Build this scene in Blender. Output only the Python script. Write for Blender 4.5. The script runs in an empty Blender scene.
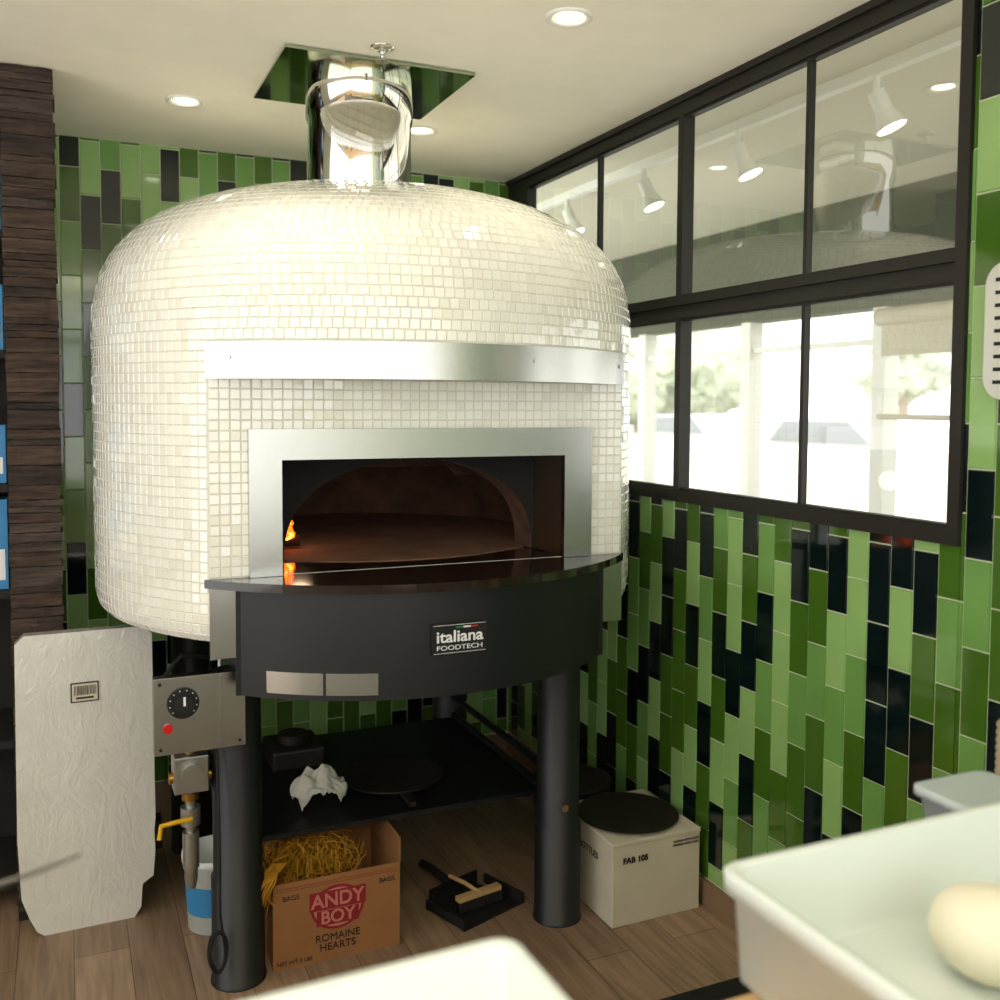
import bpy, math, random
from mathutils import Vector, Matrix, noise
random.seed(7)
sc = bpy.context.scene
sc.view_settings.view_transform = 'Standard'

def lin(c):
    return tuple(((x/255)/12.92 if x/255 <= .04045 else ((x/255+.055)/1.055)**2.4) for x in c)+(1,)

def mat(name, rgb, rough=.5, metal=0, spec=.5, bump=0, bscale=50, var=0, vscale=8, emit=0, coat=0, ecol=None, stretch=None, bdist=.01):
    m = bpy.data.materials.new(name); m.use_nodes = True
    nt = m.node_tree; b = nt.nodes['Principled BSDF']
    c = lin(rgb)
    b.inputs['Base Color'].default_value = c
    b.inputs['Roughness'].default_value = rough
    b.inputs['Metallic'].default_value = metal
    b.inputs['Specular IOR Level'].default_value = spec
    b.inputs['Coat Weight'].default_value = coat
    b.inputs['Coat Roughness'].default_value = .05
    if emit:
        b.inputs['Emission Color'].default_value = lin(ecol or rgb)
        b.inputs['Emission Strength'].default_value = emit
    if var or bump:
        tc = nt.nodes.new('ShaderNodeTexCoord')
        mp = nt.nodes.new('ShaderNodeMapping')
        if stretch: mp.inputs['Scale'].default_value = stretch
        nt.links.new(tc.outputs['Object'], mp.inputs['Vector'])
    if var:
        n = nt.nodes.new('ShaderNodeTexNoise'); n.inputs['Scale'].default_value = vscale
        n.inputs['Detail'].default_value = 6
        nt.links.new(mp.outputs[0], n.inputs['Vector'])
        r = nt.nodes.new('ShaderNodeValToRGB')
        r.color_ramp.elements[0].position = .3; r.color_ramp.elements[1].position = .7
        r.color_ramp.elements[0].color = tuple(x*(1-var) for x in c[:3])+(1,)
        r.color_ramp.elements[1].color = tuple(min(1, x*(1+var)) for x in c[:3])+(1,)
        nt.links.new(n.outputs['Fac'], r.inputs['Fac'])
        nt.links.new(r.outputs['Color'], b.inputs['Base Color'])
    if bump:
        n2 = nt.nodes.new('ShaderNodeTexNoise'); n2.inputs['Scale'].default_value = bscale
        n2.inputs['Detail'].default_value = 5
        nt.links.new(mp.outputs[0], n2.inputs['Vector'])
        bp = nt.nodes.new('ShaderNodeBump'); bp.inputs['Strength'].default_value = bump
        bp.inputs['Distance'].default_value = bdist
        nt.links.new(n2.outputs['Fac'], bp.inputs['Height'])
        nt.links.new(bp.outputs['Normal'], b.inputs['Normal'])
    return m

class MB:
    def __init__(s): s.v=[]; s.f=[]; s.m=[]; s.sm=[]; s.mats=[]; s.M=None
    def mi(s, m):
        if m not in s.mats: s.mats.append(m)
        return s.mats.index(m)
    def add(s, vs, fs, m, smooth=False):
        o = len(s.v)
        for p in vs:
            p = Vector(p)
            if s.M: p = s.M @ p
            s.v.append(tuple(p))
        i = s.mi(m)
        for f in fs:
            s.f.append(tuple(k+o for k in f)); s.m.append(i); s.sm.append(smooth)
    def box(s, x0,x1,y0,y1,z0,z1, m):
        s.add([(x0,y0,z0),(x1,y0,z0),(x1,y1,z0),(x0,y1,z0),(x0,y0,z1),(x1,y0,z1),(x1,y1,z1),(x0,y1,z1)],
              [(0,3,2,1),(4,5,6,7),(0,1,5,4),(1,2,6,5),(2,3,7,6),(3,0,4,7)], m)
    def loft(s, rings, m, smooth=True, cap0=True, cap1=True, closed=True):
        n = len(rings[0]); vs=[p for r in rings for p in r]; fs=[]
        for k in range(len(rings)-1):
            for i in range(n if closed else n-1):
                j=(i+1)%n
                fs.append((k*n+i,k*n+j,(k+1)*n+j,(k+1)*n+i))
        s.add(vs, fs, m, smooth)
        if cap0: s.add(rings[0], [tuple(reversed(range(n)))], m)
        if cap1: s.add(rings[-1], [tuple(range(n))], m)
    def cyl(s, p0, p1, r0, m, r1=None, n=32, smooth=True, caps=True):
        p0=Vector(p0); p1=Vector(p1); r1 = r0 if r1 is None else r1
        d=(p1-p0).normalized(); a=d.orthogonal().normalized(); b=d.cross(a)
        R=lambda p,r:[p+a*r*math.cos(t*2*math.pi/n)+b*r*math.sin(t*2*math.pi/n) for t in range(n)]
        s.loft([R(p0,r0),R(p1,r1)], m, smooth, caps, caps)
    def lathe(s, c, prof, m, n=48, smooth=True, cap0=True, cap1=True):
        rings=[[(c[0]+r*math.cos(2*math.pi*i/n), c[1]+r*math.sin(2*math.pi*i/n), c[2]+z) for i in range(n)] for r,z in prof]
        s.loft(rings, m, smooth, cap0, cap1)
    def tube(s, pts, r, m, n=8):
        pts=[Vector(p) for p in pts]; rings=[]; a=None
        for i,p in enumerate(pts):
            d=(pts[min(i+1,len(pts)-1)]-pts[max(i-1,0)]).normalized()
            if a is None: a=d.orthogonal().normalized()
            else: a=(a-d*a.dot(d)).normalized()
            b=d.cross(a)
            rr = r[i] if isinstance(r,(list,tuple)) else r
            rings.append([p+a*rr*math.cos(2*math.pi*k/n)+b*rr*math.sin(2*math.pi*k/n) for k in range(n)])
        s.loft(rings, m)
    def prism(s, pts, ax, a0, a1, m):
        def P(p,a):
            return {'z':(p[0],p[1],a),'y':(p[0],a,p[1]),'x':(a,p[0],p[1])}[ax]
        s.loft([[P(p,a0) for p in pts],[P(p,a1) for p in pts]], m, False)
    def sphere(s, c, r, m, n=24, sc3=(1,1,1), jit=0, js=8, seed=0):
        vs=[];fs=[]; h=n//2
        for i in range(h+1):
            t=math.pi*i/h
            for j in range(n):
                p=2*math.pi*j/n
                d=Vector((math.sin(t)*math.cos(p),math.sin(t)*math.sin(p),math.cos(t)))
                k=1+(jit*noise.noise(d*js+Vector((seed,seed,seed))) if jit else 0)
                vs.append((c[0]+d.x*r*sc3[0]*k,c[1]+d.y*r*sc3[1]*k,c[2]+d.z*r*sc3[2]*k))
        for i in range(h):
            for j in range(n):
                fs.append((i*n+j,(i+1)*n+j,(i+1)*n+(j+1)%n,i*n+(j+1)%n))
        s.add(vs,fs,m,True)
    def obj(s, name, bevel=0, recalc=True):
        me=bpy.data.meshes.new(name); me.from_pydata(s.v,[],s.f)
        for m in s.mats: me.materials.append(m)
        me.polygons.foreach_set('material_index', s.m)
        me.polygons.foreach_set('use_smooth', s.sm)
        me.update()
        if recalc:
            import bmesh
            bm=bmesh.new(); bm.from_mesh(me); bmesh.ops.recalc_face_normals(bm, faces=bm.faces); bm.to_mesh(me); bm.free()
        o=bpy.data.objects.new(name, me); sc.collection.objects.link(o)
        if bevel:
            b=o.modifiers.new('bevel','BEVEL'); b.width=bevel; b.segments=2; b.limit_method='ANGLE'; b.angle_limit=math.radians(50)
        return o

def text(name, body, loc, size, m, parent, rot=(math.pi/2,0,0), align='CENTER', ext=.0008, sx=1, bold=0):
    c=bpy.data.curves.new(name,'FONT'); c.body=body; c.size=size; c.extrude=ext; c.align_x=align; c.align_y='CENTER'; c.offset=bold
    o=bpy.data.objects.new(name,c); sc.collection.objects.link(o)
    o.location=loc; o.rotation_euler=rot; o.scale=(sx,1,1); c.materials.append(m); o.parent=parent
    return o

# ------------------------------------------------------------------ materials
M_ceil=mat('ceiling_paint',(250,246,230),.8,var=.02)
M_grout=mat('wall_grout',(196,204,170),.8)
M_tl=mat('tile_light_green',(142,180,108),.1,coat=.6,var=.06,vscale=6)
M_tl2=mat('tile_pale_green',(108,152,78),.1,coat=.6,var=.08,vscale=6)
M_tm=mat('tile_olive_green',(66,102,28),.1,coat=.6,var=.1,vscale=6)
M_td=mat('tile_dark_green',(8,23,23),.08,coat=.6,var=.2,vscale=6)
M_wt=mat('mosaic_white',(238,237,226),.12,coat=1)
M_wt2=mat('mosaic_cream',(232,230,217),.14,coat=1)
M_wg=mat('mosaic_grout',(210,208,195),.85)
M_ss=mat('brushed_steel',(182,182,177),.24,1,bump=.05,bscale=60,stretch=(1,1,30))
M_ch=mat('chrome_pipe',(220,218,210),.05,1)
M_plate=mat('mirror_plate',(172,184,164),.08,1)
M_blk=mat('black_powdercoat',(17,18,20),.45,bump=.05,bscale=300)
M_blk2=mat('black_matte',(12,12,12),.7)
M_gran=mat('granite',(34,26,22),.12,var=.7,vscale=220,coat=.4)
M_frame=mat('window_frame_bronze',(28,24,18),.5)
M_brick=mat('firebrick',(92,64,46),.9,bump=.5,bscale=30,var=.35,vscale=12)
M_soot=mat('soot',(22,17,14),.9)
M_card=mat('cardboard',(150,104,62),.85,var=.08)
M_whitebox=mat('white_cardboard',(205,198,178),.8,var=.04)
M_ink=mat('ink_dark',(40,34,30),.7)
M_red=mat('ink_red',(140,28,38),.6)
M_pink=mat('ink_pink',(196,120,108),.6)
M_net=mat('net_yellow',(196,142,30),.6)
M_cloth=mat('white_cloth',(205,205,195),.9,bump=.4,bscale=40)
M_plast=mat('white_plastic',(218,226,222),.35)
M_trans=mat('frosted_plastic',(182,194,198),.3)
M_dough=mat('dough',(234,228,206),.6,bump=.1,bscale=20)
M_wood=mat('counter_wood',(200,165,115),.5,var=.15,vscale=20,stretch=(1,12,1))
M_pan=mat('pan_dark',(40,34,28),.5,.3)
M_brass=mat('brass',(180,140,60),.3,1)
M_yel=mat('yellow_lever',(220,170,20),.4)
M_knobred=mat('red_button',(200,20,20),.3)
M_base=mat('baseboard_wood',(130,106,80),.6)
M_white=mat('white_paint',(235,235,228),.5)
M_lamp=mat('lamp_lens',(255,246,230),.4,emit=7)
M_blue=mat('blue_label',(50,130,185),.5)
M_lab=mat('label_white',(235,235,235),.5)
M_green=mat('flag_green',(20,130,60),.5)
M_rod=mat('dark_steel',(110,108,104),.35,1)

# crinkled film wrap
M_foam=mat('plastic_wrap',(214,213,204),.2,coat=.8,var=.04)
nt=M_foam.node_tree; b=nt.nodes['Principled BSDF']; L=nt.links.new
tc=nt.nodes.new('ShaderNodeTexCoord'); mp=nt.nodes.new('ShaderNodeMapping'); mp.inputs['Scale'].default_value=(1,1,.55)
n1=nt.nodes.new('ShaderNodeTexNoise'); n1.inputs['Scale'].default_value=14; n1.inputs['Detail'].default_value=3; n1.inputs['Distortion'].default_value=2.5
v1=nt.nodes.new('ShaderNodeTexVoronoi'); v1.feature='DISTANCE_TO_EDGE'; v1.inputs['Scale'].default_value=26
ma=nt.nodes.new('ShaderNodeMath'); ma.operation='MULTIPLY_ADD'; ma.inputs[1].default_value=.5
bp=nt.nodes.new('ShaderNodeBump'); bp.inputs['Strength'].default_value=.4; bp.inputs['Distance'].default_value=.010
L(tc.outputs['Object'],mp.inputs[0]); L(mp.outputs[0],n1.inputs['Vector'])
mxv=nt.nodes.new('ShaderNodeVectorMath'); mxv.operation='MULTIPLY_ADD'; mxv.inputs[1].default_value=(.12,.12,.12)
L(n1.outputs['Color'],mxv.inputs[0]); L(mp.outputs[0],mxv.inputs[2]); L(mxv.outputs[0],v1.inputs['Vector'])
L(v1.outputs['Distance'],ma.inputs[0]); L(n1.outputs['Fac'],ma.inputs[2]); L(ma.outputs[0],bp.inputs['Height']); L(bp.outputs[0],b.inputs['Normal']); L(bp.outputs[0],b.inputs['Coat Normal'])

# glass: single sheet, mix of clear and mirror by viewing angle to the surface
M_glass=bpy.data.materials.new('window_glass'); M_glass.use_nodes=True
nt=M_glass.node_tree; nt.nodes.clear()
o_=nt.nodes.new('ShaderNodeOutputMaterial'); mx=nt.nodes.new('ShaderNodeMixShader'); tr=nt.nodes.new('ShaderNodeBsdfTransparent'); gl=nt.nodes.new('ShaderNodeBsdfGlossy'); lw=nt.nodes.new('ShaderNodeLayerWeight')
pw=nt.nodes.new('ShaderNodeMath'); pw.operation='POWER'; pw.inputs[1].default_value=4
rp=nt.nodes.new('ShaderNodeMapRange'); rp.inputs[1].default_value=0; rp.inputs[2].default_value=1; rp.inputs[3].default_value=.2; rp.inputs[4].default_value=.95
lw.inputs['Blend'].default_value=.5
gl.inputs['Roughness'].default_value=0.0; tr.inputs['Color'].default_value=(.95,.97,.93,1)
L=nt.links.new
L(lw.outputs['Facing'],pw.inputs[0]); L(pw.outputs[0],rp.inputs[0]); L(rp.outputs[0],mx.inputs[0]); L(tr.outputs[0],mx.inputs[1]); L(gl.outputs[0],mx.inputs[2]); L(mx.outputs[0],o_.inputs[0])

# floor planks
M_floor=mat('floor_planks',(110,78,54),.4)
nt=M_floor.node_tree; b=nt.nodes['Principled BSDF']
tc=nt.nodes.new('ShaderNodeTexCoord'); mp=nt.nodes.new('ShaderNodeMapping'); mp.inputs['Rotation'].default_value=(0,0,math.pi/2)
br=nt.nodes.new('ShaderNodeTexBrick'); br.inputs['Scale'].default_value=1; br.inputs['Brick Width'].default_value=1.2; br.inputs['Row Height'].default_value=.15; br.inputs['Mortar Size'].default_value=.0012
br.inputs['Color1'].default_value=lin((168,140,114)); br.inputs['Color2'].default_value=lin((146,120,97)); br.inputs['Mortar'].default_value=lin((80,62,48))
mp2=nt.nodes.new('ShaderNodeMapping'); mp2.inputs['Scale'].default_value=(22,1.5,1); nz=nt.nodes.new('ShaderNodeTexNoise'); nz.inputs['Scale'].default_value=2; nz.inputs['Detail'].default_value=8; nz.inputs['Distortion'].default_value=.6
mx=nt.nodes.new('ShaderNodeMix'); mx.data_type='RGBA'; mx.blend_type='MULTIPLY'; mx.inputs['Factor'].default_value=.65
rp=nt.nodes.new('ShaderNodeValToRGB'); rp.color_ramp.elements[0].position=.3; rp.color_ramp.elements[0].color=(.42,.38,.35,1); rp.color_ramp.elements[1].position=.62; rp.color_ramp.elements[1].color=(1.0,1.0,1.0,1)
L=nt.links.new
L(tc.outputs['Object'],mp.inputs[0]); L(mp.outputs[0],br.inputs['Vector']); L(tc.outputs['Object'],mp2.inputs[0]); L(mp2.outputs[0],nz.inputs['Vector']); L(nz.outputs['Fac'],rp.inputs[0])
L(br.outputs['Color'],mx.inputs['A']); L(rp.outputs[0],mx.inputs['B']); L(mx.outputs['Result'],b.inputs['Base Color'])

# ------------------------------------------------------------------ room
XR=1.86; YB=4.07; ZC=2.6; XL=-2.6; YF=-2.4
mb=MB(); mb.box(XL-.1,XR+.12,YF,YB+.12,-.1,0,M_floor); mb.obj('floor')
mb=MB(); mb.box(XL-.1,XR+.12,YF,YB+.12,ZC,ZC+.1,M_ceil); mb.obj('ceiling')
mb=MB(); mb.box(XL-.12,XL,YF,YB,0,.5,M_white); mb.box(XL-.12,XL,YF,YB,2.45,ZC,M_white); mb.box(XL-.12,XL,2.6,YB,.5,2.45,M_white); mb.obj('wall_left')

TW,TH,G=.072,.203,.003
def tiles(mb, fn, u0,u1,v0,v1, regions, mats, wts, w=TW,h=TH,g=G,raise_=.004,inset=.0018,tilt=.0003,off=.5,uo=0,vo=0):
    c0=int(math.floor((u0-uo)/w))-1; c1=int(math.ceil((u1-uo)/w))+1
    prev={}
    for c in range(c0,c1):
        sh=(c%2)*off*h
        for r in range(int(math.floor((v0-vo)/h))-1,int(math.ceil((v1-vo)/h))+1):
            m=random.choices(mats,wts)[0]
            if len(mats)>2 and m==mats[3] and (prev.get((c,r-1))==m or prev.get((c-1,r))==m): m=random.choices(mats,wts)[0]
            prev[(c,r)]=m
            a0=uo+c*w+g/2;a1=uo+(c+1)*w-g/2;b0=vo+r*h+sh+g/2;b1=vo+(r+1)*h+sh-g/2
            for (ru0,ru1,rv0,rv1) in regions:
                x0=max(a0,ru0);x1=min(a1,ru1);y0=max(b0,rv0);y1=min(b1,rv1)
                if x1-x0<.006 or y1-y0<.006: continue
                tu=random.uniform(-tilt,tilt);tv=random.uniform(-tilt,tilt)
                i=inset
                vs=[fn(x0,y0,.0),fn(x1,y0,.0),fn(x1,y1,.0),fn(x0,y1,.0),
                    fn(x0+i,y0+i,raise_-tu-tv),fn(x1-i,y0+i,raise_+tu-tv),fn(x1-i,y1-i,raise_+tu+tv),fn(x0+i,y1-i,raise_-tu+tv)]
                mb.add(vs,[(0,1,5,4),(1,2,6,5),(2,3,7,6),(3,0,4,7),(4,5,6,7)],m)
TM=[M_tl,M_tl2,M_tm,M_td]
mb=MB()
mb.box(XL,XR+.12,YB,YB+.12,0,ZC,M_grout)
tiles(mb,lambda u,v,n:(u,YB-n,v),-1.2,XR,.09,ZC,[(-1.2,XR-.006,.09,ZC-.002)],TM,[.22,.18,.28,.40],vo=.05)
mb.obj('wall_back',recalc=False)
WZ0=1.285; WY0=1.595
mb=MB()
mb.box(XR,XR+.12,YF,WY0,0,ZC,M_grout); mb.box(XR,XR+.12,WY0,YB,0,WZ0,M_grout)
tiles(mb,lambda u,v,n:(XR-n,u,v),-.5,YB,.09,ZC,[(-.5,WY0,.09,ZC-.002),(WY0+.0001,YB-.006,.09,WZ0)],TM,[.24,.16,.27,.40],vo=-.06)
mb.obj('wall_right',recalc=False)
mb=MB(); mb.box(XL,XR-.014,YB-.014,YB,0,.085,M_base); mb.obj('baseboard_back')
mb=MB(); mb.box(XR-.014,XR,YF,YB-.014,0,.085,M_base); mb.obj('baseboard_right')

# window
mb=MB()
X0,X1=XR-.014,XR+.03
mb.box(X0,X1,WY0,WY0+.032,WZ0,ZC,M_frame)
mb.box(X0,X1,3.87,YB,WZ0,ZC,M_frame)
mb.box(X0,X1,WY0+.032,3.87,WZ0,WZ0+.038,M_frame)
mb.box(X0,X1,WY0+.032,3.87,2.54,ZC,M_frame)
mb.box(X0-.012,X0,WY0,YB,2.58,ZC,M_frame)
mb.box(X0,X1,WY0+.032,3.87,1.885,1.912,M_frame)
mb.box(X0+.015,X1,WY0+.032,3.87,1.912,1.930,M_frame)
mb.box(X0,X1,WY0+.032,3.87,1.930,1.955,M_frame)
mb.box(X1,XR+.12,WY0,YB,WZ0-.01,WZ0+.02,M_white)
mb.box(X1,XR+.12,WY0-.0,WY0+.02,WZ0,ZC,M_white)
for (z0,z1) in ((WZ0+.038,1.885),(1.955,2.54)):
    mb.box(X0,X1,2.702,2.732,z0,z1,M_frame)
    for yc in (2.134,3.274): mb.box(X0+.012,X1-.012,yc-.007,yc+.007,z0,z1,M_frame)
    xg=XR+.008
    mb.add([(xg,WY0+.032,z0),(xg,3.87,z0),(xg,3.87,z1),(xg,WY0+.032,z1)],[(0,1,2,3)],M_glass)
    for (a,bb) in ((WY0+.032,2.702),(2.732,3.87)):
        mb.box(X0+.008,X1-.008,a,bb,z0,z0+.008,M_frame); mb.box(X0+.008,X1-.008,a,bb,z1-.008,z1,M_frame)
mb.obj('window_1')

# adjacent sunroom
M_pc=mat('sunroom_ceiling',(212,207,188),.8); M_hd=mat('sunroom_header',(80,84,66),.8)
M_conc=mat('pavement',(160,158,150),.9,var=.05)
XO=3.9
mb=MB(); mb.box(XR+.12,XO+.15,-1,9,2.72,2.8,M_pc); mb.obj('sunroom_ceiling')
mb=MB(); mb.box(XR+.12,XO+.15,-1,9,-.1,0,M_conc); mb.obj('sunroom_floor')
mb=MB(); mb.box(XO,XO+.15,-1,9,2.12,2.72,M_hd); mb.box(XO,XO+.15,-1,9,0,.8,M_hd)
for y in (-.2,1.1,2.6,3.9,5.0,6.2,7.4,8.6): mb.box(XO,XO+.1,y-.045,y+.045,.8,2.12,M_white)
mb.box(XO+.02,XO+.08,-1,9,1.93,1.96,M_white)
mb.obj('wall_sunroom')
mb=MB()
for y0,y1 in ((2.66,3.84),):
    mb.cyl((XO-.06,y0,2.06),(XO-.06,y1,2.06),.045,M_whitebox)
    mb.box(XO-.062,XO-.058,y0+.02,y1-.02,1.86,2.06,M_whitebox)
mb.cyl((XO-.05,2.66,1.55),(XO-.05,3.84,1.55),.014,M_whitebox)
mb.obj('roller_blind')
def spot_head(mb,x,y,z,tilt):
    mb.cyl((x,y,z),(x,y,z-.05),.012,M_white)
    d=Vector((math.sin(tilt),-.3,-1)).normalized(); p=Vector((x,y,z-.05))
    mb.cyl(p,p+d*.07,.028,M_white,r1=.03); mb.cyl(p+d*.07,p+d*.13,.03,M_white,r1=.052)
    mb.cyl(p+d*.13,p+d*.133,.045,M_lamp)
mb=MB(); xt=2.45
mb.box(xt-.018,xt+.018,-.5,7.5,2.68,2.72,M_white)
for y in (1.75,2.49,3.21,3.9,4.65): spot_head(mb,xt,y,2.68,.3)
mb.obj('track_light')
# exterior
mb=MB(); mb.box(XO+.15,60,-20,70,-.12,-.02,M_conc); mb.obj('ground_outside')
M_fence=mat('fence_white',(236,228,214),.8)
mb=MB()
for i in range(150):
    y=-2+i*.16
    mb.box(8.5,8.53,y,y+.13,-.02,1.1+.03*math.sin(i),M_fence)
mb.box(8.53,8.58,-2,22,.3,.38,M_fence); mb.box(8.53,8.58,-2,22,.85,.93,M_fence)
mb.obj('picket_fence')
M_leaf=mat('leaves',(226,234,214),.9,bump=.8,bscale=10,var=.15,vscale=4); M_trunk=mat('bark',(185,172,155),.9)
for k,(x,y,r) in enumerate(((18,26,2.6),(22,21,1.9),(20,32,3.2))):
    mb=MB(); mb.cyl((x,y,-.02),(x,y,2.2),.2,M_trunk,r1=.12,n=12)
    for j in range(12):
        mb.sphere((x+random.uniform(-1,1)*r*.5,y+random.uniform(-1,1)*r*.5,2.2+random.uniform(0,1.6)),r*.4,M_leaf,20,(1,1,.9),.9,4,j+k*9)
    mb.obj('tree')
M_car=mat('car_paint',(215,215,216),.2,coat=1); M_cgl=mat('car_glass',(135,140,145),.05)
body=[(-2.1,.35),(2.1,.35),(2.15,.8),(1.2,.95),(.7,1.4),(-1.0,1.42),(-1.7,.98),(-2.15,.85)]
for cx_,cy_ in ((12.5,13.2),(13.5,19)):
    mb=MB(); mb.M=Matrix.Translation((cx_,cy_,0))
    mb.prism(body,'x',-.85,.85,M_car)
    mb.prism([(-1.45,1.0),(1.0,.98),(.62,1.35),(-.95,1.36)],'x',-.87,.87,M_cgl)
    for yy in (-1.3,1.35):
        for xx in (-.88,.7): mb.cyl((xx,yy,.31),(xx+.18,yy,.31),.33,M_blk2)
    mb.obj('parked_car',bevel=.03)

# ------------------------------------------------------------------ oven
CX,CY,R=.933,3.157,.853
LO=.605; YF0=CY-LO; HC=math.sqrt(R*R-LO*LO); HA=math.acos(LO/R)
ZB,Z1,H,NN=.98,1.79,.475,2.75
prof=[(R-.05,ZB),(R-.02,ZB+.012),(R-.005,ZB+.035),(R,ZB+.07),(R,1.2),(R,1.5),(R,Z1)]
for i in range(1,41):
    t=math.pi/2*i/40
    prof.append((R*max(0,math.cos(t))**(2/NN), Z1+H*math.sin(t)**(2/NN)))
prof[-1]=(0.001,Z1+H)
S=[0]
for i in range(1,len(prof)): S.append(S[-1]+math.dist(prof[i],prof[i-1]))
def pat(s):
    for i in range(1,len(S)):
        if s<=S[i]:
            k=(s-S[i-1])/(S[i]-S[i-1]); return (prof[i-1][0]+(prof[i][0]-prof[i-1][0])*k, prof[i-1][1]+(prof[i][1]-prof[i-1][1])*k)
    return prof[-1]
def cylp(a,r,z): return (CX+r*math.sin(a), CY-r*math.cos(a), z)
ZN=1.665
oven=MB()
ps=sorted(set([(p[0],p[1]) for p in prof[:-1]]+[(R,ZN)]),key=lambda p:(p[1],-p[0])); ps.append(prof[-1])
angs=[-HA+ (2*HA)*i/60 for i in range(60)]+[HA+(2*math.pi-2*HA)*i/140 for i in range(140)]
n=len(angs)
for k in range(len(ps)-1):
    (r0,z0),(r1,z1)=ps[k],ps[k+1]
    vs=[cylp(a,r0,z0) for a in angs]+[cylp(a,r1,z1) for a in angs]
    fs=[(i,(i+1)%n,n+(i+1)%n,n+i) for i in range(n) if not (i<60 and z1<=ZN+1e-6)]
    oven.add(vs,fs,M_wg,True)
bot=[cylp(HA+(2*math.pi-2*HA)*i/100,R-.05,ZB) for i in range(101)]
oven.add(bot,[tuple(range(101))],M_blk)
sof=[cylp(-HA+2*HA*i/40,R,ZN) for i in range(41)]
oven.add(sof,[tuple(range(41))],M_wg)
OX0,OX1,OZ0,OZ1=.512,1.334,1.155,1.455
for (a,b_,c,d) in ((CX-HC,OX0,ZB,ZN),(OX1,CX+HC,ZB,ZN),(OX0,OX1,ZB,OZ0),(OX0,OX1,OZ1,ZN)):
    oven.add([(a,YF0,c),(b_,YF0,c),(b_,YF0,d),(a,YF0,d)],[(0,1,2,3)],M_wg)
P=.0268; gg=.0020
rows=int(S[-1]/P)
for k in range(rows):
    ra,za=pat(k*P+gg/2); rb,zb=pat((k+1)*P-gg/2); rm=(ra+rb)/2; zm=(za+zb)/2
    if rm<.12: break
    nt_=int(round(2*math.pi*rm/P)); da=2*math.pi/nt_; ph=0 if zm<Z1 else random.random()*da
    tx,tz=rb-ra,zb-za; l=math.hypot(tx,tz); nx,nz=tz/l,-tx/l
    for j in range(nt_):
        a0=j*da+ph; a1=a0+da; am=((a0+a1)/2+math.pi)%(2*math.pi)-math.pi
        if zm<1.757 and abs(am)<HA-.002: continue
        gA=gg/2/rm; a0+=gA;a1-=gA
        i=.0017; iA=i/rm; hgt=.0022
        tu=random.gauss(0,.00022);tv=random.gauss(0,.00022)
        def q(a,r,z,h): return cylp(a,r+nx*h,z+nz*h)
        ux,uz=tx/l*i,tz/l*i
        vs=[q(a0,ra,za,0),q(a1,ra,za,0),q(a1,rb,zb,0),q(a0,rb,zb,0),
            q(a0+iA,ra+ux,za+uz,hgt-tu-tv),q(a1-iA,ra+ux,za+uz,hgt+tu-tv),q(a1-iA,rb-ux,zb-uz,hgt+tu+tv),q(a0+iA,rb-ux,zb-uz,hgt-tu+tv)]
        oven.add(vs,[(0,1,5,4),(1,2,6,5),(2,3,7,6),(3,0,4,7),(4,5,6,7)],random.choice((M_wt,M_wt,M_wt2)))
tiles(oven,lambda u,v,n:(u,YF0-n,v),CX-HC,CX+HC,ZB,ZN,[(CX-HC,.441,ZB,ZN),(1.411,CX+HC,ZB,ZN),(.441,1.411,1.53,ZN)],[M_wt,M_wt2],[.6,.4],w=P,h=P,g=gg,raise_=.0022,inset=.0017,tilt=.0003,off=0,uo=CX-HC,vo=ZN)
def arcband(mb,cx,cy,r,a0,a1,z0,z1,th,m,ns=40):
    rings=[]
    for i in range(ns+1):
        a=a0+(a1-a0)*i/ns
        f=lambda rr,z:(cx+rr*math.sin(a),cy-rr*math.cos(a),z)
        rings.append([f(r,z0),f(r+th,z0),f(r+th,z1),f(r,z1)])
    for s4 in range(4):
        vs=[];
        for r_ in rings: vs+= [r_[s4],r_[(s4+1)%4]]
        mb.add(vs,[(2*k,2*k+1,2*k+3,2*k+2) for k in range(ns)],m,True)
    mb.add(rings[0],[(0,1,2,3)],m); mb.add(rings[-1],[(0,1,2,3)],m)
arcband(oven,CX,CY,R,-HA-.005,HA+.005,ZN-.003,1.755,.006,M_ss)
for f in (-.9,.05,.3,.93):
    a=HA*f; p=Vector(cylp(a,R+.006,1.715)); q=Vector(cylp(a,R+.009,1.715)); oven.cyl(p,q,.005,M_ss,n=12)
FX0,FX1,FZ1=.428,1.424,1.535
fy0,fy1=YF0-.022,YF0+.002
oven.box(FX0,OX0,fy0,fy1,OZ0,FZ1,M_ss); oven.box(OX1,FX1,fy0,fy1,OZ0,FZ1,M_ss); oven.box(OX0,OX1,fy0,fy1,OZ1,FZ1,M_ss)
YA=2.74
M_jamb=mat('jamb_steel',(170,158,140),.35,1)
oven.box(OX0-.01,OX0,YF0,YA,OZ0,OZ1,M_jamb); oven.box(OX1,OX1+.01,YF0,YA,OZ0,OZ1,M_jamb); oven.box(OX0,OX1,YF0,YA,OZ1,OZ1+.01,M_soot)
na=40; hw=.385; hh=.285
pin=[(CX+.01-hw*math.cos(math.pi*i/na), YA, OZ0+max(0,math.sin(math.pi*i/na))**.8*hh) for i in range(na+1)]
po=[]
for i in range(na+1):
    t=i/na; po.append((OX0+(OX1-OX0)*t, YA, OZ1))
po[0]=(OX0,YA,OZ0); po[-1]=(OX1,YA,OZ0); po[1]=(OX0,YA,OZ1); po[-2]=(OX1,YA,OZ1)
oven.add(pin+po,[(i,i+1,na+2+i,na+1+i) for i in range(na)],M_soot)
pin2=[(x,YA+.12,z) for x,y,z in pin]
oven.add(pin+pin2,[(i,i+1,na+2+i,na+1+i) for i in range(na)],M_brick,True)
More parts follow.
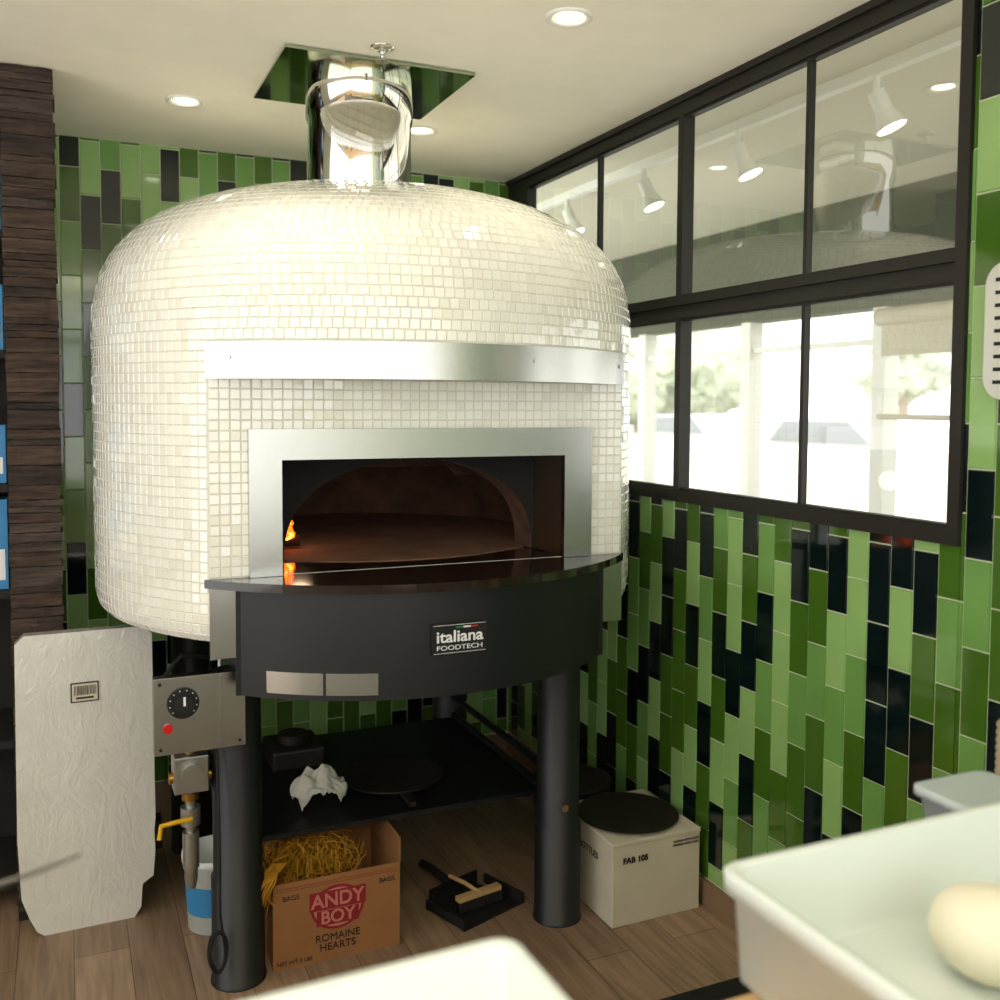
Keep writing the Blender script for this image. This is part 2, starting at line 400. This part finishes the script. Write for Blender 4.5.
vs=[];fs=[];nu=48;nv=14;RV=.62;HV=.36
for j in range(nv+1):
    t=math.pi/2*j/nv
    for i in range(nu):
        a=2*math.pi*i/nu
        vs.append((CX+RV*math.cos(t)*math.cos(a), 3.3+RV*math.cos(t)*math.sin(a), OZ0+HV*math.sin(t)))
for j in range(nv):
    for i in range(nu):
        q=(j*nu+i,j*nu+(i+1)%nu,(j+1)*nu+(i+1)%nu,(j+1)*nu+i)
        if min(vs[k][1] for k in q)<YA+.11 : continue
        fs.append(q)
oven.add(vs,fs,M_brick,True)
oven.box(OX0,OX1,YF0,YA,OZ0-.02,OZ0-.002,M_gran)
M_hearth=mat('hearth_stone',(128,94,72),.85,var=.25,vscale=8,bump=.2)
oven.prism([(CX+.64*math.cos(2*math.pi*i/40),3.3+.64*math.sin(2*math.pi*i/40)) for i in range(40)],'z',OZ0-.02,OZ0,M_hearth)
ls=.615; sg=.272; RL=(ls*ls+sg*sg)/(2*sg); yl=YF0-sg+RL; al=math.asin(ls/RL)
pts=[(CX+RL*math.sin(-al+2*al*i/50),yl-RL*math.cos(-al+2*al*i/50)) for i in range(51)]
oven.prism([(pts[0][0],YF0)]+pts+[(pts[-1][0],YF0)],'z',1.132,1.154,M_gran)
as_=.540; sa=.225; RA=(as_**2+sa**2)/(2*sa); ya=YF0-sa+RA; aa=math.asin(as_/RA)
arcband(oven,CX,ya,RA-.01,-aa,aa,.85,1.132,.01,M_blk)
pa=[(CX+(RA-.01)*math.sin(-aa+2*aa*i/40),ya-(RA-.01)*math.cos(-aa+2*aa*i/40)) for i in range(41)]
oven.prism(pa,'z',.86,.87,M_blk)
oven.box(CX-as_,CX+as_,YF0-.012,YF0-.002,.85,1.132,M_blk)
oven.box(CX-HC-.002,CX-as_,YF0-.012,YF0-.003,.95,1.132,M_ss); oven.box(CX+as_,CX+HC+.002,YF0-.012,YF0-.003,.95,1.132,M_ss)
for x0,x1 in ((.462,.588),(.594,.716)):
    arcband(oven,CX,ya,RA,math.asin((x0-CX)/RA),math.asin((x1-CX)/RA),.865,.921,.003,M_ss,10)
oven.box(CX-.52,CX+.50,2.62,3.72,.86,.975,M_blk)
LEG=[(.420,2.72),(1.388,2.66),(1.40,3.64),(.40,3.62)]
for (x,y) in LEG:
    oven.lathe((x,y,0),[(.076,0),(.076,.008),(.072,.01),(.072,.30),(.066,.305),(.066,.87)],M_blk,36)
for x in (.42,1.395):
    for z in (.37,.44): oven.tube([(x,2.69,z),(x,3.6,z)],.012,M_blk)
oven.cyl((1.373,2.598,.375),(1.373,2.583,.375),.012,M_ch)
oven.box(.42,1.39,2.78,3.58,.345,.36,M_blk)
PX,PY,PR=.865,3.04,.160
oven.lathe((PX,PY,0),[(PR,2.2),(PR,2.475),(PR+.003,2.476),(PR+.003,2.485),(PR+.006,2.486),(PR+.006,2.588)],M_ch,64)
oven_o=oven.obj('pizza_oven',recalc=False)
mb=MB(); mb.box(.58,1.15,2.78,3.28,2.588,2.596,M_plate); po_=mb.obj('ceiling_flashing'); po_.parent=oven_o

bc=.921; by=2.317
mb=MB(); mb.box(bc-.075,bc+.075,by,by+.011,.962,1.04,M_blk2)
mb.box(bc-.072,bc+.072,by-.0008,by,1.0365,1.0375,M_lab); mb.box(bc-.072,bc+.072,by-.0008,by,.9645,.9655,M_lab)
mb.box(bc-.01,bc+.01,by-.0008,by,1.028,1.032,M_green); mb.box(bc+.01,bc+.03,by-.0008,by,1.028,1.032,M_lab); mb.box(bc+.03,bc+.05,by-.0008,by,1.028,1.032,M_knobred)
bd=mb.obj('badge'); bd.parent=oven_o
text('badge_text','italiana',(bc,by-.001,1.006),.042,M_lab,bd,sx=1.12,bold=.0007)
text('badge_text_small','FOODTECH',(bc,by-.001,.978),.017,M_lab,bd,sx=1.4)
# fire
M_fl=mat('flame',(255,120,20),.5,emit=4,ecol=(255,90,15)); M_fl2=mat('flame_core',(255,190,80),.5,emit=6,ecol=(255,160,60)); M_log=mat('charred_log',(40,26,20),.9,bump=.6)
mb=MB()
mb.tube([(.52,3.06,1.185),(.66,3.2,1.19)],.03,M_log); mb.tube([(.50,3.14,1.19),(.62,3.0,1.2)],.022,M_log); mb.tube([(.54,3.02,1.22),(.60,3.22,1.235)],.02,M_log)
mb.tube([(.595,3.02,1.178),(.66,3.0,1.18)],.018,M_log)
for (x,y,h,m,r) in ((.608,2.955,.125,M_fl,.013),(.613,2.95,.06,M_fl2,.007),(.598,2.96,.085,M_fl,.012),(.625,2.975,.06,M_fl,.008)):
    mb.tube([(x+.010*math.sin(k*1.1+x*40),y,1.19+h*k/9) for k in range(10)],[r*q for q in (.4,.8,1,.9,.8,.62,.5,.3,.15,.03)],m,10)
fo=mb.obj('oven_fire')
# control box
mb=MB()
mb.M=Matrix.Translation((.297,2.61,0))@Matrix.Rotation(math.radians(1),4,'Z')
mb.box(-.10,.130,0,.038,.695,.895,M_ss)
mb.box(.062,.070,-.003,0,.70,.89,M_ss)
mb.cyl((-.028,0,.827),(-.028,-.006,.827),.04,M_blk2); mb.cyl((-.028,-.006,.827),(-.028,-.03,.827),.024,M_blk2)
mb.box(-.031,-.025,-.032,-.03,.827,.85,M_lab)
for k in range(10):
    a=math.radians(-130+260*k/9); mb.box(-.0295+.034*math.sin(a),-.0265+.034*math.sin(a),-.0072,-.006,.8255+.034*math.cos(a),.8285+.034*math.cos(a),M_lab)
mb.cyl((-.067,0,.765),(-.067,-.01,.765),.012,M_knobred)
for x,z in ((-.085,.88),(.115,.88),(.115,.71),(-.085,.71)): mb.cyl((x,0,z),(x,-.003,z),.004,M_blk2,n=10)
cbx=mb.obj('control_box',bevel=.002)
# gas valve
M_alu=mat('cast_aluminium',(170,170,165),.35,.9)
mb=MB(); gx,gy=.298,2.74
mb.cyl((gx,gy,.76),(gx,gy,.40),.013,M_alu); mb.box(gx-.045,gx+.045,gy-.04,gy+.04,.55,.65,M_alu)
mb.cyl((gx,gy-.04,.605),(gx,gy-.06,.605),.028,M_alu); mb.cyl((gx,gy,.655),(gx,gy,.675),.024,M_brass)
mb.cyl((gx-.055,gy,.585),(gx+.055,gy,.585),.016,M_brass)
mb.cyl((gx,gy,.54),(gx,gy,.52),.022,M_brass); mb.cyl((gx,gy,.50),(gx,gy,.45),.026,M_alu); mb.cyl((gx,gy,.43),(gx,gy,.33),.022,M_alu)
mb.tube([(gx,gy-.03,.475),(gx-.04,gy-.045,.48),(gx-.08,gy-.045,.475),(gx-.085,gy-.045,.44)],.007,M_yel)
mb.tube([(gx,gy,.35),(gx,gy,.30),(gx+.002,gy+.01,.27)],[.016,.018,.012],M_alu)
mb.tube([(gx+.05,gy,.6),(gx+.09,gy+.05,.6),(gx+.1,gy+.1,.7),(gx+.1,gy+.12,.87)],.008,M_alu)
mb.tube([(gx-.05,gy+.02,.76),(gx-.07,gy+.05,.84),(gx-.01,gy+.08,.9),(gx+.08,gy+.1,.88),(gx+.1,gy+.12,.96)],.007,M_blk2)
gv=mb.obj('gas_valve',bevel=.003)
mb=MB(); pts=[(.36,2.67,.70),(.355,2.60,.45),(.355,2.605,.25)]
for k in range(60):
    t=k/59*6*math.pi; pts.append((.345+.022*math.cos(t)+.0006*k*.2,2.60+.008*math.sin(t*.5),.15-.054*math.sin(t)))
mb.tube(pts,.0035,M_blk2,6); mb.obj('power_cord')

# foam board
FM=Matrix.Translation((.050,3.17,.0))@Matrix.Rotation(math.radians(1.5),4,'Z')@Matrix.Rotation(math.radians(-3),4,'X')
mb=MB(); mb.M=FM
outl=[(-.150,.015),(-.13,0),(.125,0),(.145,.03),(.150,.10),(.183,.12),(.19,.20),(.188,.26),(.192,.30),(.192,.88),(.17,.905),(-.17,.905),(-.195,.88),(-.198,.30),(-.19,.12),(-.17,.06)]
mb.prism(outl,'y',0,.060,M_foam)
mb.cyl((.165,.075,.23),(.215,.075,.23),.055,M_blk2)
fb=mb.obj('wrapped_foam_board',bevel=.014)
mb=MB(); mb.M=FM
mb.box(-.045,.035,-.003,-.0005,.690,.750,M_ink); mb.box(-.041,.031,-.004,-.003,.694,.746,M_whitebox)
for k in range(16): mb.box(-.035+k*.004,-.0335+k*.004+random.random()*.0012,-.0045,-.004,.712,.740,M_ink)
mb.box(-.03,.02,-.0045,-.004,.700,.706,M_ink)
l=mb.obj('label'); l.parent=fb

# wood post
M_w=[mat('reclaimed_%d'%i,c,.9,bump=1,bscale=40,var=.6,vscale=18,stretch=(.5,.5,4)) for i,c in enumerate(((62,48,38),(56,44,36),(68,53,43),(50,40,34),(66,56,48)))]
mb=MB(); z=0
while z<2.58:
    h=random.choice((.02,.03,.045,.06)); z2=min(z+h,2.598)
    n_=8; dd=random.uniform(0,.006); m_=random.choice(M_w)
    a=-.155+random.uniform(-.003,.002); b_=-.01+random.uniform(-.005,.003)
    lo=[(a+(b_-a)*k/n_,3.286-dd+random.uniform(-.002,.002),z+random.uniform(0,.002)) for k in range(n_+1)]
    hi=[(p[0],p[1]+random.uniform(-.002,.002),z2-random.uniform(0,.003)) for p in lo]
    bl=[(p[0],3.42,z) for p in lo]; bh_=[(p[0],3.42,z2) for p in lo]
    rings=[[lo[k],hi[k],bh_[k],bl[k]] for k in range(n_+1)]
    mb.loft(rings,m_,False)
    z=z2
mb.box(-.15,-.015,3.30,3.415,0,2.598,M_soot)
mb.obj('reclaimed_wood_post')
M_dw=mat('shelf_dark',(30,24,20),.8)
mb=MB(); mb.box(-.9,-.16,3.72,3.74,0,2.5,M_dw); mb.box(-.92,-.9,3.35,3.74,0,2.5,M_dw)
for z in (.1,.55,1.02,1.35,1.76,2.12,2.5): mb.box(-.9,-.16,3.35,3.72,z-.025,z,M_dw)
su=mb.obj('shelf_unit')
mb=MB()
for z,h in ((1.02,.28),(1.35,.18),(1.76,.2),(2.12,.18)):
    x=-.165
    while x>-.85:
        w=random.uniform(.05,.1)
        mb.box(x-w,x,3.38,3.5,z+.001,z+h,M_blue)
        mb.box(x-w+.008,x-.008,3.378,3.38,z+.03,z+h*.45,random.choice((M_yel,M_lab,M_white)))
        x-=w+.006
mb.obj('packaged_goods')

def downlight(x,y,e,name='recessed_downlight'):
    mb=MB(); zc=ZC
    mb.lathe((x,y,zc),[(.062,-.0005),(.062,-.006),(.056,-.009),(.047,-.006),(.04,-.002),(.04,-.0008)],M_white,32,cap0=False,cap1=False)
    mb.lathe((x,y,zc),[(.034,-.0015),(.032,-.0025)],M_lamp,32,cap0=False)
    o=mb.obj(name)
    l=bpy.data.lights.new('downlight_beam','SPOT'); l.energy=e; l.color=(1,.90,.72); l.spot_size=math.radians(110); l.spot_blend=.6; l.shadow_soft_size=.04
    lo=bpy.data.objects.new('downlight_beam',l); sc.collection.objects.link(lo); lo.location=(x,y,zc-.02); lo.parent=o
for x,y,e in ((1.208,2.29,9),(.385,3.44,9),(1.21,3.44,8),(.35,2.15,15),(.4,.9,18)):
    downlight(x,y,e)
mb=MB(); mb.lathe((.835,2.70,ZC),[(.035,-.0005),(.035,-.004),(.02,-.008),(.008,-.01),(.008,-.035),(.014,-.036),(.02,-.04),(.02,-.042)],M_ch,24); mb.obj('sprinkler_head')
# added light bar, unseen behind the camera, to brighten the ceiling
mb=MB(); mb.box(-1.5,.5,-1.06,-.94,2.08,2.13,M_blk2); mb.box(-1.48,.48,-1.05,-.95,2.13,2.132,M_lamp)
for x in (-1.3,.3): mb.cyl((x,-1,2.13),(x,-1,2.6),.004,M_blk2,n=8)
pn=mb.obj('added_light_bar')
al_=bpy.data.lights.new('added_uplight','AREA'); al_.shape='RECTANGLE'; al_.size=1.9; al_.size_y=.1; al_.energy=34; al_.color=(1,.97,.9)
ao=bpy.data.objects.new('added_uplight',al_); sc.collection.objects.link(ao); ao.location=(-.5,-1,2.14); ao.rotation_euler=(math.pi,0,0); ao.parent=pn

# boxes
mb=MB()
bx0,bx1,by0,by1,bh=.512,.885,2.70,2.99,.25; t=.004
mb.box(bx0,bx1,by0,by0+t,0,bh,M_card); mb.box(bx0,bx1,by1-t,by1,0,bh,M_card); mb.box(bx0,bx0+t,by0+t,by1-t,0,bh,M_card); mb.box(bx1-t,bx1,by0+t,by1-t,0,bh,M_card); mb.box(bx0+t,bx1-t,by0+t,by1-t,0,t,M_card)
def flap(p0,p1,d):
    d=Vector(d); p0=Vector(p0);p1=Vector(p1); nn=(p1-p0).cross(d).normalized()*.003
    vs=[p0,p1,p1+d,p0+d]; mb.add(vs+[v+nn for v in vs],[(0,1,2,3),(4,5,6,7),(0,1,5,4),(1,2,6,5),(2,3,7,6),(3,0,4,7)],M_card)
flap((bx0,by1,bh),(bx1,by1,bh),(0,.02,.08)); flap((bx1,by0,bh),(bx1,by1,bh),(.0,0,.075)); flap((bx0,by0,bh),(bx0,by1,bh),(-.02,0,-.09))
cb=mb.obj('cardboard_produce_box')
mb=MB(); cxx=.697
mb.prism([(cxx+.078*math.cos(a*math.pi/12),.155+.065*math.sin(a*math.pi/12)) for a in range(24)],'y',by0-.0012,by0,M_red)
mb.prism([(cxx+.070*math.cos(a*math.pi/12),.155+.057*math.sin(a*math.pi/12)) for a in range(24)],'y',by0-.0018,by0-.0012,M_pink)
for z in (.235,.228): mb.box(bx0+.01,bx1-.01,by0-.001,by0,z-.001,z,M_red)
mb.box(cxx-.082,cxx+.082,by0-.0026,by0-.0018,.152,.206,M_red)
mb.box(cxx-.062,cxx+.062,by0-.0026,by0-.0018,.106,.15,M_red)
pr=mb.obj('printed_logo'); pr.parent=cb
text('logo_a','ANDY',(cxx,by0-.0035,.178),.056,M_pink,cb,bold=.001,sx=.98)
text('logo_b','BOY',(cxx,by0-.0035,.128),.052,M_pink,cb,bold=.001,sx=.98)
text('txt_a','ROMAINE',(cxx,by0-.001,.068),.030,M_ink,cb)
text('txt_b','HEARTS',(cxx,by0-.001,.040),.030,M_ink,cb)
text('txt_c','BAGS',(bx0+.05,by0-.001,.205),.02,M_ink,cb); text('txt_d','BAGS',(bx1-.04,by0-.001,.205),.02,M_ink,cb)
text('txt_e','NET WT 3 LBS',(bx0+.06,by0-.001,.018),.016,M_ink,cb)
mb=MB()
for k in range(150):
    c=Vector((.63+random.uniform(-.08,.12),2.84+random.uniform(-.08,.09),.25+random.uniform(-.01,.02))); a=random.random()*6.28; pts=[]
    rx,rz=random.uniform(.03,.09),random.uniform(.02,.07); ph=random.random()*3
    for i in range(15):
        t=i/14*math.pi*1.3+ph
        pts.append((max(.52,min(.875,c.x+rx*math.cos(t)*math.cos(a)+random.gauss(0,.005))),max(2.71,min(2.98,c.y+rx*math.cos(t)*math.sin(a)+random.gauss(0,.003))),max(.18,c.z+rz*math.sin(t)+random.gauss(0,.005))))
    mb.tube(pts,.0014,M_net,4)
for k in range(110):
    x=.498-random.random()*.06; y=2.69+random.random()*.06
    mb.tube([(.565,2.76,.28),(.525,y,.29),(x+.018,y-.015,.268),(x-.004,y-.02,.235),(x+random.gauss(0,.014),y-.01,.195+random.random()*.03)],.0014,M_net,4)
nb=mb.obj('yellow_net_bag')
mb=MB(); mb.box(1.505,1.825,2.52,2.86,0,.26,M_whitebox); mb.box(1.503,1.827,2.518,2.862,.25,.264,M_whitebox)
wb=mb.obj('white_carton',bevel=.003)
text('txt','FAB 105',(1.54,2.5165,.205),.026,M_ink,wb,align='LEFT',bold=.0008)
text('txt2','WINE BOTTLES',(1.503,2.71,.19),.03,M_ink,wb,rot=(math.pi/2,0,-math.pi/2))
for k in range(2): text('txt3','HANDLE WITH CARE',(1.77,2.5165,.235-k*.012),.010,M_ink,wb)
mb=MB(); mb.lathe((1.66,2.69,.265),[(.12,0),(.15,.002),(.162,.008),(.166,.010),(.160,.011),(.148,.005),(.0,.004)],M_pan,48,cap1=False); mb.obj('pizza_pan')
mb=MB(); mb.M=Matrix.Translation((1.63,3.02,.0))
mb.lathe((0,0,.0),[(.10,0),(.125,.003),(.135,.25),(.14,.27),(.142,.275),(.13,.275),(.12,.26),(0,.255)],M_pan,40,cap1=False); mb.obj('stock_pot')
mb=MB(); mb.lathe((.405,3.04,0),[(.07,0),(.085,.005),(.095,.21),(.102,.212),(.102,.235),(.094,.235),(.08,.01),(0,.01)],M_plast,40,cap1=False)
mb.lathe((.405,3.04,0),[(.0885,.06),(.0925,.15)],M_blue,40,cap0=False,cap1=False); mb.obj('plastic_bucket')
mb=MB(); N=56; vs=[];fs=[]
for i in range(N):
    for j in range(N):
        u=(i/(N-1)-.5)*2; v=(j/(N-1)-.5)*2; r=math.sqrt(u*u+v*v); 
        d=Vector((u,v,0)); hgt=.10*(1-min(1,r*.72)**2.2)*(1+.35*noise.noise(d*1.6+Vector((4,1,2))))+.018*abs(noise.noise(d*4+Vector((1,7,3))))+.022*noise.noise(d*2.6+Vector((6,6,1)))
        k=.085*(1+.2*noise.noise(d*1.5+Vector((9,2,1))))*min(1,1.05/max(r,.01))
        vs.append((.700+u*k,2.95+v*k*.9,.364+max(.0,hgt)))
for i in range(N-1):
    for j in range(N-1): fs.append((i*N+j,(i+1)*N+j,(i+1)*N+j+1,i*N+j+1))
mb.add(vs,fs,M_cloth,True); tw=mb.obj('crumpled_towel'); sm=tw.modifiers.new('s','SOLIDIFY'); sm.thickness=.003
mb=MB(); mb.lathe((.97,3.05,.361),[(.12,0),(.15,.004),(.17,.02),(.165,.022),(.14,.01),(0,.008)],M_pan,40,cap1=False); mb.box(.95,.97,2.80,2.89,.365,.38,M_pan); mb.obj('frying_pan')
mb=MB(); mb.box(.62,.80,3.25,3.45,.361,.43,M_pan); mb.cyl((.71,3.35,.43),(.71,3.35,.46),.05,M_pan); mb.obj('cast_iron_pot',bevel=.01)
mb=MB(); mb.M=Matrix.Translation((1.17,2.82,0))@Matrix.Rotation(.35,4,'Z')
mb.prism([(-.13,-.10),(.13,-.10),(.10,.10),(-.10,.10)],'z',.001,.006,M_blk2)
mb.box(-.13,-.12,-.1,.08,.006,.035,M_blk2); mb.box(.12,.13,-.1,.08,.006,.035,M_blk2); mb.box(-.1,.1,.09,.10,.006,.05,M_blk2)
mb.tube([(0,.1,.03),(0,.2,.05),(0,.26,.05)],.013,M_blk2); dp=mb.obj('dustpan')
mb=MB(); mb.M=Matrix.Translation((1.18,2.80,.012))@Matrix.Rotation(.2,4,'Z')
mb.box(-.08,.08,-.013,.013,.03,.045,M_wood); mb.tube([(.0,0,.04),(-.02,.05,.055),(-.04,.11,.06)],.007,M_wood)
for k in range(60):
    x=-.078+.156*(k%30)/29; y=-.010 if k<30 else .010
    mb.tube([(x,y,.031),(x+random.gauss(0,.003),y*1.8,0)],.0035,M_blk2,5)
mb.obj('hand_brush')
mb=MB(); mb.box(1.28,1.72,1.95,2.15,.0005,.008,M_blk2); mb.obj('floor_mat')

# ------------------------------------------------------------------ foreground
def rr(cx,cy,hx,hy,r,z,n=6):
    out=[]
    for a0,sx,sy in ((0,1,1),(90,-1,1),(180,-1,-1),(270,1,-1)):
        for k in range(n+1):
            a=math.radians(a0+90*k/n); out.append((cx+sx*(hx-r)+r*math.cos(a),cy+sy*(hy-r)+r*math.sin(a),z))
    return out
def tray(name,cx,cy,hx,hy,z0,h,rot=0):
    mb=MB(); mb.M=Matrix.Translation((cx,cy,z0))@Matrix.Rotation(rot,4,'Z')
    R_=[rr(0,0,hx-.022,hy-.022,.02,0),rr(0,0,hx-.016,hy-.016,.022,.005),rr(0,0,hx-.010,hy-.010,.022,h-.026),rr(0,0,hx,hy,.026,h-.026),
        rr(0,0,hx+.001,hy+.001,.026,h-.003),rr(0,0,hx-.002,hy-.002,.025,h),rr(0,0,hx-.012,hy-.012,.022,h),rr(0,0,hx-.015,hy-.015,.020,h-.004),rr(0,0,hx-.021,hy-.021,.022,.030),rr(0,0,hx-.030,hy-.030,.02,.022)]
    mb.loft(R_,M_plast,True,True,True)
    return mb.obj(name)
CZ=.89
mb=MB(); mb.box(-1.6,1.38,-.1,.925,CZ-.035,CZ,M_wood); mb.box(1.38,XR-.02,-.1,1.21,CZ-.035,CZ,M_wood); mb.box(-1.55,1.25,-.05,.88,0,CZ-.035,M_white); mb.box(1.42,XR-.02,-.05,1.18,0,CZ-.035,M_white)
mb.obj('work_counter')
tray('dough_tray',.731+.33,.975-.23,.33,.23,CZ+.001,.14)
tray('dough_tray',.437-.32,.928-.23,.32,.23,CZ+.001,.14,.02)
mb=MB()
mb.sphere((1.015,.81,CZ+.023+.052),.068,M_dough,40,(1.05,1.05,.78),.03,1.5,2)
mb.obj('dough_ball')
mb=MB(); mb.M=Matrix.Translation((1.37,1.13,CZ+.001))
mb.loft([rr(0,0,.07,.045,.02,0),rr(0,0,.08,.055,.022,.065),rr(0,0,.088,.063,.025,.065),rr(0,0,.088,.063,.025,.078),rr(0,0,.08,.055,.022,.08)],M_trans); mb.obj('plastic_container')
mb=MB(); M_tan=mat('kraft_plates',(210,188,155),.8)
for k in range(11):
    mb.M=Matrix.Translation((1.57,1.14,CZ+.014+k*.014))@Matrix.Rotation(math.radians(-8),4,'X')@Matrix.Rotation(math.radians(-6),4,'Y')
    mb.lathe((0,0,0),[(.06,0),(.09,.007),(.092,.008),(.06,.003),(.0,.003)],M_tan,36,cap1=False)
mb.obj('paper_plate_stack')
M_peel=mat('peel_aluminium',(225,225,218),.4,.5)
mb=MB(); yc=1.39; zc=1.765; xw=XR-.016
o1=rr(yc,zc,.148,.148,.05,0,8)
mb.prism([(p[0],p[1]) for p in o1],'x',xw-.003,xw,M_peel)
mb.cyl((xw-.008,yc,zc+.14),(xw-.008,yc,zc+.72),.014,M_peel); mb.box(xw-.02,xw+.006,yc-.03,yc+.03,zc+.11,zc+.16,M_peel)
for i in range(6):
    for j in range(9):
        y=yc-.11+i*.044; z=zc-.11+j*.0275
        mb.box(xw-.0045,xw-.003,y-.012,y+.012,z-.004,z+.004,M_blk2)
mb.cyl((xw-.02,yc,zc+.66),(XR-.004,yc,zc+.66),.006,M_ch)
mb.obj('perforated_pizza_peel')
mb=MB()
mb.tube([(-.62,.86,1.100),(-.20,1.04,1.108),(-.03,1.10,1.115),(.008,1.115,1.118)],[.004,.004,.003,.0015],M_rod)
mb.box(-.66,-.56,.80,.90,CZ,1.14,M_ss)
mb.obj('utensil_holder',bevel=.002)

# ------------------------------------------------------------------ lights
w=bpy.data.worlds.new('sky'); sc.world=w; w.use_nodes=True
bg=w.node_tree.nodes['Background']; bg.inputs[0].default_value=(1.0,1.0,.99,1); bg.inputs[1].default_value=2.75
s=bpy.data.lights.new('sun','SUN'); s.energy=7; s.angle=.02; s.color=(1,.97,.92)
so=bpy.data.objects.new('sun',s); sc.collection.objects.link(so); so.rotation_euler=Vector((.45,.25,-1)).to_track_quat('-Z','Y').to_euler()
p=bpy.data.lights.new('fire_glow','POINT'); p.energy=.25; p.color=(1,.65,.4); p.shadow_soft_size=.04
pl=bpy.data.objects.new('fire_glow',p); sc.collection.objects.link(pl); pl.location=(.66,3.0,1.30); pl.parent=fo

cam=bpy.data.cameras.new('camera'); co=bpy.data.objects.new('camera',cam); sc.collection.objects.link(co)
pitch=3.2
co.location=(0,0,1.6)
co.rotation_euler=(Matrix.Rotation(math.radians(-24),4,'Z')@Matrix.Rotation(math.radians(90-pitch),4,'X')@Matrix.Rotation(math.radians(.3),4,'Z')).to_euler()
cam.lens=35.28; cam.sensor_width=36; cam.clip_start=.05
cam.shift_y=-(95-980*math.tan(math.radians(pitch)))/1000
cam.dof.use_dof=True; cam.dof.focus_distance=2.75; cam.dof.aperture_fstop=2.6
sc.camera=co
